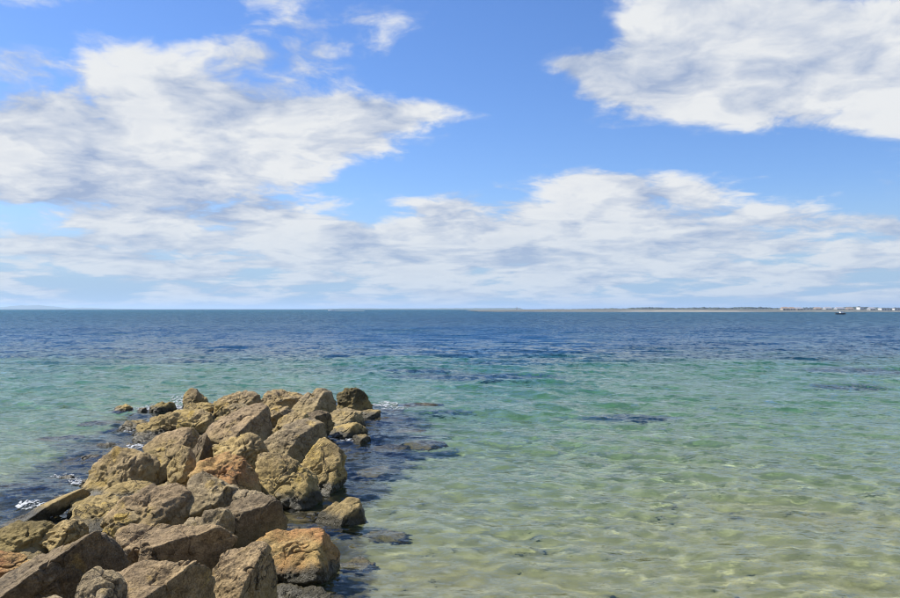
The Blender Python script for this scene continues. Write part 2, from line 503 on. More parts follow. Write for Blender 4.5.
MR = {
    OCH: m_rock('rock_ochre', (0.380, 0.285, 0.135), (0.290, 0.224, 0.132), (0.414, 0.290, 0.088)),
    GRY: m_rock('rock_grey', (0.343, 0.273, 0.158), (0.264, 0.211, 0.132), (0.396, 0.290, 0.114), .35),
    PNK: m_rock('rock_pinkish', (0.370, 0.273, 0.154), (0.282, 0.211, 0.128), (0.396, 0.290, 0.106), .35),
    BRN: m_rock('rock_brown', (0.345, 0.255, 0.140), (0.255, 0.188, 0.110), (0.352, 0.246, 0.088), .3, .5),
    ORG: m_rock('rock_orange', (0.396, 0.262, 0.105), (0.390, 0.185, 0.075), (0.326, 0.246, 0.132), .4),
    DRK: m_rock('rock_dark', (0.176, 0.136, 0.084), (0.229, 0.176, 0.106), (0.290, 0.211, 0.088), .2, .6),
    YEL: m_rock('rock_yellow', (0.405, 0.305, 0.130), (0.326, 0.251, 0.132), (0.422, 0.299, 0.075), .5),
    WEED: m_rock('rock_weedy', (0.176, 0.136, 0.053), (0.101, 0.084, 0.044), (0.273, 0.194, 0.062), .4, .6),
}
_ico = {}
def ico(n):
    if n not in _ico:
        bm = bmesh.new(); bmesh.ops.create_icosphere(bm, subdivisions=n, radius=1)
        bm.verts.ensure_lookup_table()
        _ico[n] = (np.array([v.co[:] for v in bm.verts]), np.array([[v.index for v in f.verts] for f in bm.faces]))
        bm.free()
    return _ico[n]
def hull2(pts):
    pts = sorted(map(tuple, pts))
    def half(ps):
        o = []
        for p in ps:
            while len(o) > 1 and (o[-1][0]-o[-2][0])*(p[1]-o[-2][1]) - (o[-1][1]-o[-2][1])*(p[0]-o[-2][0]) <= 0: o.pop()
            o.append(p)
        return o[:-1]
    return half(pts) + half(pts[::-1])        # counter-clockwise

def boulder(label, mat, zc, poly, facets=None, ext=.45, T=.95, p=36, rough=1.0, strata=None, seed=None, Y=None, grow=1.13, name='boulder', group='boulders of the breakwater', cap=7):
    poly = np.array(poly, float)
    seed = seed if seed is not None else int(poly.sum()) % 9973
    rg = np.random.RandomState(seed)
    y0, y1 = poly[:, 1].min(), poly[:, 1].max()
    cx, cyv = (poly[:, 0].min() + poly[:, 0].max()) / 2, (y0 + y1) / 2
    Yd = Y if Y else (CAM_H - zc) * F / (cyv - HOR)
    vis_h = y1 - y0
    poly = (poly - (cx, cyv)) * grow + (cx, cyv)
    low = poly[:, 1] > cyv
    poly[low, 1] += ext * vis_h * np.clip((poly[low, 1] - cyv) / (y1 - cyv), 0, 1)
    cyp = (poly[:, 1].min() + poly[:, 1].max()) / 2
    C = at_depth(cx, cyp, Yd)
    cam0 = np.array((0, 0, CAM_H))
    v = C - cam0; v /= np.linalg.norm(v)
    r = np.cross(v, (0, 0, 1)); r /= np.linalg.norm(r)
    u = np.cross(r, v)
    def proj(px, py):
        d = ray(px, py); t = np.dot(C - cam0, v) / np.dot(d, v)
        q = cam0 + d * t - C
        return np.array((np.dot(q, r), np.dot(q, u)))
    P2 = np.array([proj(*q) for q in poly])
    Hh = np.array(hull2(P2))
    w_m, h_m = np.ptp(Hh[:, 0]), np.ptp(Hh[:, 1])
    th = T * math.sqrt(w_m * h_m)
    N, D = [], []
    def plane(n, pt):
        n = np.asarray(n, float); n = n / np.linalg.norm(n)
        h = float(np.dot(n, pt))
        N.append(n); D.append(max(h, .06 * min(w_m, h_m)))
    for i in range(len(Hh)):
        a, b = Hh[i], Hh[(i + 1) % len(Hh)]
        e = b - a
        if np.linalg.norm(e) < 1e-5: continue
        nn = np.array((e[1], -e[0])); nn /= np.linalg.norm(nn)
        mid = (a + b) / 2
        we = rg.uniform(-.08, .14) * th
        pt = r * mid[0] + u * mid[1] + v * we
        kf, kb = rg.uniform(.12, .35), rg.uniform(.2, .6)
        plane(r * nn[0] + u * nn[1] - v * kf, pt)
        plane(r * nn[0] + u * nn[1] + v * kb, pt)
    vh = np.array((v[0], v[1], 0)); vh /= np.linalg.norm(vh)
    def face(az, el, px, py, q):
        a, e = R(az), R(el)
        n = (-vh * math.cos(a) + r * math.sin(a)) * math.cos(e) + np.array((0, 0, 1)) * math.sin(e)
        c2 = proj(px, py)
        plane(n, r * c2[0] + u * c2[1] - v * q * th)
    px0, px1 = poly[:, 0].min(), poly[:, 0].max()
    wpx = px1 - px0
    auto = facets is None
    if facets is None:
        facets = [(rg.uniform(-60, 40), rg.uniform(58, 78), cx + rg.uniform(-.15, .15) * wpx, y0 + .12 * vis_h, -.12),
                  (rg.uniform(-65, -35), rg.uniform(18, 42), cx - .22 * wpx, cyv, .30),
                  (rg.uniform(20, 55), rg.uniform(0, 28), cx + .2 * wpx, cyv, .36)]
    for f in facets: face(*f)
    plane(v * 1.0 + u * rg.uniform(-.2, .3) + r * rg.uniform(-.3, .3), v * th * .55)
    plane(-v * 1.0 + u * rg.uniform(.1, .4) + r * rg.uniform(-.3, .3), -v * th * (.58 if auto else .8))
    for _ in range(4):
        n = rg.normal(size=3); n /= np.linalg.norm(n)
        sup = max(np.dot(n, r * q[0] + u * q[1]) for q in Hh)
        sup = max(sup, abs(np.dot(n, v)) * th * .5)
        plane(n, n * sup * rg.uniform(.90, 1.02))
    N, D = np.array(N), np.array(D)
    size = math.sqrt(w_m * h_m)
    res_px = size / Yd * F * 1.14
    sub = 7 if res_px > 105 else 6 if res_px > 34 else 5
    sub = min(sub, cap)
    dirs, faces = ico(sub)
    # stretch the sphere sampling to the rock's box
    S = np.array((w_m, th, h_m))
    axes = np.stack((r, v, u))
    d = (dirs * S) @ axes
    d = d / np.linalg.norm(d, axis=1)[:, None]
    tproj = np.maximum((d @ N.T) / D[None, :], 0)
    mx = tproj.max(axis=1)
    rad = 1 / (mx * (np.sum((tproj / mx[:, None]) ** p, axis=1)) ** (1 / p))
    rad = np.minimum(rad, 2.2 * size)
    co = d * rad[:, None]
    off = rg.uniform(-50, 50, 3)
    q = co + off
    lump = fbm(q * (1.5 / size), 3)
    mid = fbm(q * 5.0, 3, .55)
    fine = fbm(q * 17.0, 2, .55)
    crack = np.maximum(0, 1 - np.abs(perlin(q * 2.4 + .35 * perlin(q * 6)[:, None])) / .055)
    chip = np.maximum(0, perlin(q * 3.7 + 11) - .22)
    ridge = np.abs(perlin(q * 3.1 + 5)) + .55 * np.abs(perlin(q * 7.3 + 9)) + .30 * np.abs(perlin(q * 16.0 + 2))
    disp = rough * (.034 * min(1.2, size) * (ridge - .5) + .050 * size * lump + .026 * mid * min(1, size) + .010 * fine - .035 * crack - .10 * chip * min(1, size))
    if strata:
        az, el, fr, am = strata
        a, e = R(az), R(el)
        n = (-vh * math.cos(a) + r * math.sin(a)) * math.cos(e) + np.array((0, 0, 1)) * math.sin(e)
        t = (co @ n) * fr + .55 * fbm(q * 1.3, 3)
        st = t - np.floor(t)
        amp = .5 + perlin(q * 2.0 + 40)
        disp = disp + am * amp * (np.minimum(st * 1.25, (1 - st) * 5) - .5)
    nrm = d
    co = co + nrm * disp[:, None]
    zoff = C
    me = mesh_np('boulder', co, faces)
    o = obj(name, me, MR[mat], loc=tuple(zoff))
    tag(o, label, 'rock', group)
    o.cycles.is_caustics_receiver = True
    return o

# front rank -------------------------------------------------------
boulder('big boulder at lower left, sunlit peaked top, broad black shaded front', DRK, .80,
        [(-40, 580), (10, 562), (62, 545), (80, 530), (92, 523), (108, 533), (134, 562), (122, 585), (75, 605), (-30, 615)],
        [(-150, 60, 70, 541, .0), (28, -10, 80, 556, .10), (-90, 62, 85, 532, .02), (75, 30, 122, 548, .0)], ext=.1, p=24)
boulder('grey boulder with black pitted patch on the bottom edge, front of the pile', GRY, .80,
        [(76, 615), (79, 590), (84, 576), (92, 569), (107, 567), (122, 577), (142, 600), (140, 620)],
        [(-55, 38, 96, 580, .3), (55, 28, 118, 590, .25), (0, 70, 104, 568, 0)], ext=.3, Y=6.2)
boulder('broad pale-topped boulder cut by the bottom edge, dark right front', BRN, .75,
        [(98, 612), (112, 568), (132, 562), (168, 560), (206, 565), (222, 574), (236, 602), (230, 620)],
        [(-40, 74, 150, 562, -.1), (45, -8, 185, 580, .08), (-35, 40, 130, 580, .25)], ext=.3)
boulder('sliver of pale rock showing at the bottom edge, far lower left', GRY, .80,
        [(22, 612), (28, 597), (45, 595), (62, 597), (72, 612)], ext=.6, Y=5.7)
boulder('brown boulder with flat sunlit top and deep black shaded front, mid foreground', BRN, .72,
        [(140, 566), (142, 541), (158, 527), (185, 523), (215, 528), (233, 537), (226, 552), (210, 569), (150, 566)],
        [(-40, 78, 180, 525, -.2), (14, -14, 185, 542, .06), (-60, 25, 146, 550, .2)], ext=.3, p=24)
boulder('small brown boulder wedged behind the dark-fronted one, above a black crevice', PNK, .70,
        [(116, 538), (124, 525), (136, 521), (155, 521), (172, 525), (160, 545), (142, 562), (130, 560), (120, 550)],
        [(-20, 60, 140, 523, -.1), (30, 10, 145, 545, .3)], ext=.3)
boulder('pyramid-shaped boulder, sunlit pitted left face meeting a black right face', BRN, .48,
        [(205, 615), (214, 575), (222, 551), (238, 541), (253, 541), (270, 556), (282, 563), (291, 590), (292, 615)],
        [(-42, 34, 249, 560, .34), (62, -2, 250, 570, .36), (-20, 62, 240, 542, -.05)], ext=.2, p=26)
boulder('large reddish-ochre boulder with a broad sunlit face at the water', ORG, .25,
        [(247, 541), (268, 528), (290, 523), (318, 522), (336, 529), (342, 540), (339, 558), (331, 571), (300, 577), (284, 573), (268, 558)],
        [(-28, 44, 300, 550, .22), (66, 18, 326, 550, .15), (-10, 66, 300, 523, -.1)], ext=.25, p=22)
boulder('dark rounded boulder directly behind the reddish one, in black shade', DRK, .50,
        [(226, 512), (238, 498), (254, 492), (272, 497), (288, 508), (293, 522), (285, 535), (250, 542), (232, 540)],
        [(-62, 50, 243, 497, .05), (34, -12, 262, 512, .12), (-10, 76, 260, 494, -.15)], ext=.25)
boulder('small grey block with a flat lit face, left of the dark rounded boulder', GRY, .55,
        [(197, 526), (206, 512), (218, 509), (228, 509), (234, 518), (234, 536), (215, 533), (204, 530)],
        [(-28, 30, 213, 520, .3), (40, 0, 230, 520, .2)], ext=.3)
boulder('flat little stone wedged left of the small grey block', GRY, .55,
        [(180, 527), (190, 517), (204, 514), (211, 522), (206, 530)], ext=.4)
# left flank -------------------------------------------------------
boulder('orange-topped rock at the left edge of the frame', ORG, .55,
        [(-25, 556), (-5, 551), (15, 551), (29, 556), (26, 570), (-10, 578)], ext=.4)
boulder('rough weed-speckled rock low at the left edge, before the long slab', WEED, .25,
        [(-22, 530), (5, 523), (28, 520), (48, 522), (60, 530), (62, 548), (30, 558), (-20, 560)], ext=.3, rough=1.7,
        facets=[(-30, 68, 25, 522, -.1), (20, 35, 30, 540, .3)])
boulder('rough brown wedge between the long slab and the big peaked boulder', OCH, .28,
        [(38, 540), (55, 524), (70, 517), (84, 522), (88, 530), (80, 545), (50, 552)], ext=.3, rough=1.5,
        facets=[(-40, 58, 65, 520, 0), (30, 30, 70, 535, .3)])
boulder('long low slab slanting into the water at left, black front edge', OCH, .12,
        [(-30, 530), (-5, 520), (22, 511), (52, 500), (74, 491), (83, 494), (84, 503), (60, 510), (30, 519), (5, 528)],
        [(-60, 66, 40, 505, -.05), (30, -12, 50, 508, .10)], ext=.3, T=.8, p=26, grow=1.2)
boulder('small dark stone in the gap below the big tilted slab', WEED, .15,
        [(80, 512), (93, 502), (108, 500), (117, 507), (112, 517), (92, 518)], ext=.4)
boulder('big tilted yellowish slab with diagonal ridges on the left flank', OCH, .28,
        [(81, 488), (93, 464), (105, 454), (122, 448), (140, 450), (156, 462), (155, 478), (150, 492), (130, 502), (105, 504), (88, 498)],
        [(-38, 50, 115, 475, .22), (25, 34, 140, 480, .25), (-10, 70, 125, 450, -.1)], ext=.3, strata=(-60, 30, 5.0, .045), rough=1.2)
boulder('brown layered boulder in the middle of the pile, cracked in bands', PNK, .50,
        [(104, 516), (118, 500), (140, 485), (162, 481), (186, 491), (193, 508), (187, 524), (155, 524), (125, 522)],
        [(-30, 52, 145, 500, .15), (25, 12, 170, 512, .28), (0, 70, 160, 482, -.1)], ext=.3, strata=(-20, 62, 6.5, .05), rough=1.2)
boulder('small bright yellow rock left of the small brown boulder', YEL, .50,
        [(104, 528), (114, 515), (124, 508), (136, 508), (138, 520), (128, 530), (114, 535)], ext=.3)
# middle of the pile -----------------------------------------------
boulder('large yellow boulder with broad pitted face at the right water edge, left half', YEL, .32,
        [(255, 470), (258, 456), (266, 452), (280, 456), (302, 466), (316, 478), (318, 492), (297, 504), (284, 496), (266, 494), (256, 482)],
        [(-16, 42, 285, 478, .16), (0, 66, 275, 456, 0), (40, 25, 314, 485, .2)], ext=.3, rough=1.3)
boulder('large yellow boulder at the right water edge below the grey block, jutting right', YEL, .28,
        [(298, 466), (310, 450), (322, 442), (341, 449), (346, 464), (343, 478), (334, 488), (316, 492), (302, 498), (296, 486)],
        [(-16, 42, 322, 468, .14), (0, 64, 322, 445, 0), (64, 0, 344, 468, .0)], ext=.3, rough=1.3)
boulder('pale grey block with a cracked face above the big yellow rocks', GRY, .55,
        [(264, 441), (280, 428), (295, 421), (312, 418), (322, 425), (327, 440), (318, 450), (300, 457), (278, 456)],
        [(-38, 36, 283, 440, .25), (38, 8, 305, 440, .25), (-10, 68, 305, 420, -.1)], ext=.2, p=26)
boulder('smooth pinkish-brown boulder sloping down to the left, upper middle', PNK, .62,
        [(204, 434), (214, 423), (228, 413), (246, 406), (260, 404), (270, 411), (273, 427), (266, 441), (235, 442), (212, 441)],
        [(-50, 46, 230, 420, .2), (48, 6, 262, 425, .15), (-30, 66, 250, 406, -.1)], ext=.25)
boulder('knobbly yellow rock under the pinkish-brown sloping boulder', YEL, .50,
        [(212, 448), (224, 439), (240, 435), (260, 440), (268, 452), (262, 472), (240, 466), (222, 458)], ext=.2, rough=1.5)
boulder('yellow rock with a bright orange stained top, centre of the pile', ORG, .50,
        [(188, 474), (200, 460), (212, 453), (228, 450), (240, 456), (252, 468), (259, 484), (250, 492), (225, 494), (198, 490)],
        [(-20, 48, 225, 470, .2), (30, 26, 245, 478, .25), (0, 70, 225, 452, -.1)], ext=.3, rough=1.3)
boulder('grey sunlit slanted block below the orange-stained rock', GRY, .55,
        [(187, 498), (192, 480), (201, 472), (222, 479), (240, 489), (248, 500), (226, 510), (206, 515), (192, 512)],
        [(-32, 46, 208, 490, .2), (48, 0, 230, 500, .2)], ext=.3)
boulder('pale rough ledge rock right behind the dark rounded boulder', GRY, .50,
        [(225, 492), (238, 487), (256, 488), (266, 496), (272, 506), (250, 510), (230, 505)], ext=.4, rough=1.4)
boulder('upright yellow rock standing left of the orange-stained rock', YEL, .48,
        [(168, 470), (172, 456), (181, 446), (191, 449), (197, 466), (193, 486), (180, 492), (170, 486)], ext=.3,
        facets=[(-35, 35, 178, 470, .3), (35, 20, 190, 470, .3)])
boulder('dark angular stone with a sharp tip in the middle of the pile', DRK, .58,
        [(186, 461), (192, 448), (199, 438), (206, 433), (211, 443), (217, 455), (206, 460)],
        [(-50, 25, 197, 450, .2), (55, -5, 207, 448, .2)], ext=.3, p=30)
boulder('pale pinkish flat-faced slab on the left upper flank', PNK, .38,
        [(143, 446), (152, 436), (165, 430), (180, 427), (195, 432), (198, 446), (188, 452), (176, 461), (158, 459)],
        [(-30, 52, 165, 445, .15), (45, 15, 190, 448, .2)], ext=.3, p=24)
boulder('low yellow rock tucked beneath the pale pinkish slab', YEL, .30,
        [(136, 458), (150, 452), (168, 458), (176, 468), (165, 482), (148, 474)], ext=.3)
# far end ----------------------------------------------------------
boulder('dark knob of rock standing alone on the far left end', OCH, .28,
        [(182, 405), (185, 394), (191, 388), (199, 391), (206, 399), (210, 406), (196, 410)],
        [(-40, 40, 190, 397, .2), (45, 5, 200, 399, .2)], ext=.4)
boulder('low round yellow rock just in front of the dark knob', YEL, .25,
        [(183, 409), (190, 401), (203, 400), (213, 406), (216, 416), (195, 418)], ext=.4)
boulder('rounded brown boulder on the far crest, left of the wide one', OCH, .48,
        [(213, 412), (220, 398), (231, 391), (244, 389), (255, 393), (260, 402), (252, 411), (230, 416)], ext=.3, rough=1.3)
boulder('wide rough ochre boulder on the middle of the far crest', OCH, .46,
        [(256, 404), (266, 392), (278, 387), (290, 387), (300, 392), (305, 400), (290, 410), (264, 409)], ext=.3, rough=1.3)
boulder('slanting grey boulder with a dark groove on the far crest', GRY, .46,
        [(286, 412), (302, 398), (317, 389), (328, 391), (335, 400), (338, 409), (312, 414)],
        [(-45, 48, 310, 400, .2), (52, 8, 328, 402, .15)], ext=.3, strata=(-50, 50, 5.0, .05))
boulder('dark craggy boulder at the right far tip, ridged face', WEED, .42,
        [(334, 408), (337, 396), (347, 389), (358, 387), (367, 393), (372, 402), (371, 409), (352, 411)],
        [(-25, 35, 345, 398, .25), (35, 20, 362, 400, .25)], ext=.35, rough=1.7, strata=(40, 10, 6.0, .05), grow=1.0)
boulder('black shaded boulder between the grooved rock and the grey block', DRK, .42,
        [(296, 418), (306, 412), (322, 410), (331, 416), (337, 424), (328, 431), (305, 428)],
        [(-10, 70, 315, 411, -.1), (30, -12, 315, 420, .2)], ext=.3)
boulder('orange-yellow rock left of the black shaded boulder', YEL, .50,
        [(272, 430), (280, 418), (292, 412), (304, 413), (312, 421), (304, 431), (284, 435)],
        [(-30, 56, 290, 418, .1), (40, 25, 305, 424, .3)], ext=.3)
boulder('small pale stone lying on the crest behind the pinkish-brown boulder', GRY, .70,
        [(228, 407), (236, 402), (246, 402), (252, 407), (246, 413), (232, 413)], ext=.3)
boulder('ochre filler rock on the crest below the wide rough boulder', OCH, .50,
        [(258, 412), (270, 404), (284, 405), (292, 412), (284, 424), (266, 424)], ext=.3)
boulder('low grey weathered ledge on the right of the far end', GRY, .22,
        [(328, 418), (336, 408), (350, 406), (360, 412), (365, 421), (352, 428), (334, 428)],
        [(-20, 64, 345, 410, 0), (40, 20, 355, 418, .3)], ext=.4)
boulder('flat yellow rock at the right waterline of the far end', YEL, .12,
        [(322, 433), (332, 425), (346, 422), (360, 424), (367, 430), (356, 436), (332, 438)], ext=.5)
boulder('smallest yellow stone breaking the water at right, below the flat one', YEL, .06,
        [(350, 440), (356, 434), (364, 433), (370, 437), (369, 442), (356, 444)], ext=.6)
boulder('narrow yellow-brown ledge at the water beyond the far tip', OCH, .08,
        [(348, 415), (358, 409), (370, 408), (380, 411), (378, 417), (360, 419)], ext=.6)
boulder('rough yellow rock on the far left, behind the pale pinkish slab', YEL, .30,
        [(176, 428), (182, 414), (194, 407), (208, 410), (216, 422), (212, 436), (194, 440), (180, 436)], ext=.3, rough=1.5)
boulder('broad low yellow rock washed by the sea at the far left', YEL, .14,
        [(134, 432), (146, 420), (162, 414), (180, 414), (190, 422), (186, 434), (160, 440), (142, 440)], ext=.5, rough=1.6,
        facets=[(-30, 68, 160, 416, 0), (20, 45, 165, 430, .3)])
boulder('weedy ledge beside the sea, left of the broad low yellow rock', OCH, .06,
        [(118, 428), (130, 420), (144, 418), (152, 424), (146, 432), (126, 433)], ext=.6, rough=1.5)
boulder('flat islet rock furthest left off the far end', OCH, .08,
        [(110, 412), (117, 406), (126, 404), (132, 407), (132, 412), (120, 414)], ext=.7)
boulder('craggy islet rock awash in foam, left of the dark knob', WEED, .12,
        [(148, 411), (153, 404), (163, 401), (172, 403), (176, 410), (164, 413)], ext=.6, rough=1.6)
boulder('tiny rock between the two islets on the far left', OCH, .05,
        [(136, 412), (140, 407), (146, 407), (148, 412), (142, 414)], ext=.7)
boulder('low yellow rock in the gap between the far left ledges', YEL, .12,
        [(168, 416), (178, 408), (190, 408), (196, 415), (186, 421), (172, 421)], ext=.5)
boulder('brown wedge-shaped rock standing alone in the shallows at right', OCH, .12,
        [(308, 524), (322, 509), (336, 500), (346, 496), (357, 497), (362, 507), (366, 520), (345, 526), (322, 527)],
        [(-48, 42, 335, 508, .1), (40, 14, 355, 510, .2), (0, 68, 350, 497, -.1)], ext=.5)
# filler stones down in the gaps
def fillers():
    rf = np.random.RandomState(77); made = {}
    n = 0
    for Yf in np.arange(7.6, 25, .85):
        l, r_ = groyne_side(Yf)
        for Xf in np.arange(l + .35, r_ - .3, .95):
            x, y = Xf + rf.uniform(-.25, .25), Yf + rf.uniform(-.2, .2)
            edge = min(x - l, r_ - x)
            z = min(.12, -.22 + .22 * edge) + rf.uniform(-.1, .06)
            px, py = 450 + x / y * F, HOR + (CAM_H - z) / y * F
            if px < -40: continue
            w = rf.uniform(.36, .58) / y * F; h = w * rf.uniform(.45, .65)
            k = rf.uniform(-.3, .3)
            mk = [OCH, OCH, YEL, GRY, WEED][rf.randint(5)]
            where = 'near the front' if y < 11 else 'midway along' if y < 16 else 'far along' if y < 20 else 'at the far end of'
            side = 'left side' if x < l + (r_ - l) * .33 else 'right side' if x > l + (r_ - l) * .67 else 'middle'
            base = 'small %s stone wedged %s the pile, %s' % ({OCH: 'ochre', YEL: 'yellow', GRY: 'grey', WEED: 'dark weedy'}[mk], where.replace('near the front', 'near the front of'), side)
            made.setdefault(base, []).append(boulder(base, mk, 0,
                    [(px - w, py + h * .3), (px - w * .7, py - h * .6), (px + w * k, py - h), (px + w * .75, py - h * .55), (px + w, py + h * .4), (px + w * .3, py + h), (px - w * .5, py + h * .9)],
                    ext=.1, T=1.1, rough=1.4, Y=y, seed=500 + n, grow=1.0, group='filler stones of the breakwater', cap=5))
            n += 1
    for base, lst in made.items():                       # alike ones: told apart by their distance
        if len(lst) > 1:
            for o, w in zip(sorted(lst, key=lambda o: o.location.y), ('nearest', 'second nearest', 'third nearest', 'fourth nearest', 'fifth nearest', 'sixth nearest', 'seventh nearest', 'eighth nearest')):
                o['label'] = base + ', ' + w
fillers()
# under or just breaking the surface -------------------------------
SUB = 'rocks under water round the breakwater'
def sunk(label, px, py, rx, ry, top, mat=WEED, **kw):
    c = on_water(px, py)
    Yd = c[1]
    boulder(label, mat, 0, [(px - rx, py + ry), (px - rx * .8, py - ry * .3), (px - rx * .3, py - ry), (px + rx * .4, py - ry * .9), (px + rx * .9, py - ry * .2), (px + rx, py + ry), (px, py + ry * 1.3)],
            ext=.3, T=1.2, rough=1.5, Y=Yd, name='sunken_rock', group=SUB, **kw).location.z += top
sunk('small yellow rock awash on the left, above the long slab', 60, 477, 15, 5, -.03, YEL)
sunk('dark weedy rock awash off the far right tip', 420, 404, 22, 4, -.05)
sunk('brown rock under the surface right of the flat yellow ones', 410, 429, 16, 4, -.13, OCH)
sunk('brown strip of rock under water right of the far tip', 393, 418, 18, 4, -.05, OCH)
sunk('dark sunken rock off the far tip, nearest the foam', 388, 410, 14, 4, -.08)
sunk('dark sunken rock right of the jutting yellow boulder', 378, 468, 22, 8, -.22)
sunk('dark sunken rock furthest right in the blue shallows', 425, 443, 22, 6, -.20)
sunk('dark sunken rock right of the smallest yellow stone', 392, 445, 20, 6, -.16)
sunk('brown sunken rock beside the wedge-shaped one', 384, 528, 24, 9, -.32, OCH)
sunk('dark sunken rock just right of the reddish boulder', 356, 556, 18, 8, -.22, OCH)
sunk('dark sunken rock in the shade below the reddish boulder', 320, 592, 26, 10, -.12)
sunk('dark sunken rock left of the big tilted slab', 84, 458, 22, 7, -.06)
sunk('dark sunken rock in the blue patch on the far left', 60, 436, 26, 6, -.16)
sunk('dark sunken rock below the furthest left islet', 100, 422, 22, 5, -.12)
sunk('dark sunken rock at the left edge by the slab', 22, 484, 22, 7, -.16)
sunk('olive sunken rock left of the broad low yellow rock', 112, 444, 18, 5, -.04, OCH)

# ------------------------------------------------------------------ foam where the swell breaks on the rocks
def simple_mat(name, c, rough=.6, var=.12, scale=6.0, spec=.3):
    m = bpy.data.materials.new(name); m.use_nodes = True
    g = NT(m.node_tree)
    v = g.n('ShaderNodeTexCoord').outputs['Object']
    cc = g.mix(g.noise(v, scale, 4, .6), tuple(x * (1 - var) for x in c), tuple(min(1, x * (1 + var)) for x in c))
    b = g.n('ShaderNodeBsdfPrincipled'); g.link(cc, b.inputs['Base Color'])
    b.inputs['Roughness'].default_value = rough; b.inputs['Specular IOR Level'].default_value = spec
    o = g.n('ShaderNodeOutputMaterial'); g.link(b.outputs[0], o.inputs['Surface'])
    return m
def build_foam():
    rg = np.random.RandomState(5)
    iv, if_ = ico(1)
    zones = [(163, 407, 26, 3.5, 900), (140, 410, 20, 2.5, 350), (180, 400, 10, 3, 300), (385, 404, 13, 2.2, 500), (395, 408, 14, 2.0, 200),
             (30, 506, 16, 3, 500), (58, 511, 24, 3.0, 600), (75, 505, 7, 3, 250), (40, 516, 18, 1.6, 250), (135, 446, 9, 3, 300), (105, 512, 9, 3, 150),
             (80, 483, 10, 4, 200), (205, 407, 8, 3, 120), (130, 430, 12, 3, 120), (296, 575, 14, 3, 160), (350, 441, 10, 1.5, 60), (65, 475, 14, 3, 90), (258, 404, 6, 2, 80)]
    pts = []
    for (px, py, rx, ry, n) in zones:
        for _ in range(n * 5):
            a, rr = rg.uniform(0, 2 * math.pi), math.sqrt(rg.uniform())
            c = on_water(px + rx * rr * math.cos(a), py + ry * rr * math.sin(a))
            pts.append((c[0], c[1], rg.uniform(.4, 1)))
    pts = np.array(pts)
    n = fbm(np.stack((pts[:, 0] * 4.5, pts[:, 1] * 2.2, 0 * pts[:, 0]), 1), 3)
    pts = pts[(np.abs(n) < .075) | (rg.rand(len(n)) < .04)]
    x, y, z = waves(pts[:, 0].copy(), pts[:, 1].copy(), np.full(len(pts), .1))
    r = pts[:, 2] * (.004 + .0006 * y) * rg.uniform(.5, 1.2, len(pts))
    co = iv[None] * np.stack((r * rg.uniform(.8, 2.6, len(r)), r * 1.3, r * .55), 1)[:, None, :] + np.stack((x, y, z + .006), 1)[:, None, :]
    fa = if_[None] + (np.arange(len(pts)) * len(iv))[:, None, None]
    o = obj('sea_foam', mesh_np('sea_foam', co.reshape(-1, 3), fa.reshape(-1, 3)), simple_mat('foam', (.52, .54, .55), .6))
    tag(o, 'white foam washing round the rocks at the waterline', 'foam', kind='stuff')
build_foam()

# ------------------------------------------------------------------ far shore
def strip(name, pts_lo, pts_hi, back, mat, bumps=0.0, seed=1, kind='structure'):
    """land seen side on: a front line, a crest line and a back line, each (X, Y, Z)"""
    lo, hi = np.array(pts_lo, float), np.array(pts_hi, float)
    bk = hi + np.array((0, back, -hi[:, 2].mean() - 1))
    co = np.concatenate((lo, hi, bk))
    k = len(lo)
    o = obj(name, mesh_np(name, co, grid_faces(3, k)), mat); tag(o, kind=kind)
    return o
def X_at(px, Y): return (px - 450) / F * Y
m_beach = simple_mat('far_sand', (.31, .275, .22), .95, .15, .02)
m_heath = simple_mat('far_heath', (.11, .115, .10), .95, .35, .015)
m_hill = simple_mat('far_hill', (.06, .08, .045), .95, .3, .002)
rg = np.random.RandomState(3)
def shoreline():
    pxs = np.linspace(478, 1080, 120)
    Y0 = 930 - 60 * np.clip((pxs - 480) / 200, 0, 1) + 8 * np.sin(pxs * .05)
    lo = [(X_at(p, y), y, -.4) for p, y in zip(pxs, Y0)]
    w = np.interp(pxs, [478, 520, 640, 740, 770, 1080], [3, 8, 14, 16, 6, 8])
    hi = [(X_at(p, y), y + a, (.5 + .3 * rg.rand()) * b) for p, y, a, b in zip(pxs, Y0, w, np.interp(pxs, [478, 620, 660, 735, 760, 1080], [.5, .6, 1.5, 1.4, .6, .7]))]
    strip('beach', lo, hi, 60, m_beach)
    top = np.interp(pxs, [478, 500, 560, 640, 700, 800, 1080], [.5, 1.5, 2.3, 2.6, 2.6, 2.4, 2.6]) + .35 * rg.rand(len(pxs))
    lo2 = [(X_at(p, y), y + a - 1, .6) for p, y, a in zip(pxs, Y0, w)]
    hi2 = [(X_at(p, y), y + a + 40, t) for p, y, a, t in zip(pxs, Y0, w, top)]
    strip('dune_land', lo2, hi2, 3200, m_heath)
shoreline()
def far_wood():
    iv, if_ = ico(2)
    cs = []
    for i in range(1500):
        px = 540 + 540 * rg.rand() ** .8
        Y = 2000 + rg.rand() * 500
        h = np.interp(px, [540, 600, 640, 700, 760, 1080], [2.0, 3.6, 5.2, 6.2, 5.6, 7.0]) * (1 + .22 * np.sin(px * .09) * np.sin(px * .031)) * (.75 + .4 * rg.rand())
        cs.append((X_at(px, Y), Y, h, 3 + 4 * rg.rand()))
    cs = np.array(cs)
    jit = 1 + .3 * rg.uniform(-1, 1, (len(cs), len(iv)))
    co = iv[None] * jit[..., None] * np.stack((cs[:, 3], cs[:, 3], cs[:, 2] * .62), 1)[:, None] + np.stack((cs[:, 0], cs[:, 1], cs[:, 2] * .5), 1)[:, None]
    fa = if_[None] + (np.arange(len(cs)) * len(iv))[:, None, None]
    o = obj('far_wood', mesh_np('far_wood', co.reshape(-1, 3), fa.reshape(-1, 3)), simple_mat('wood_leaf', (.035, .05, .03), .9, .4, .05))
    tag(o, 'dark belt of trees along the far shore', 'trees', kind='stuff')
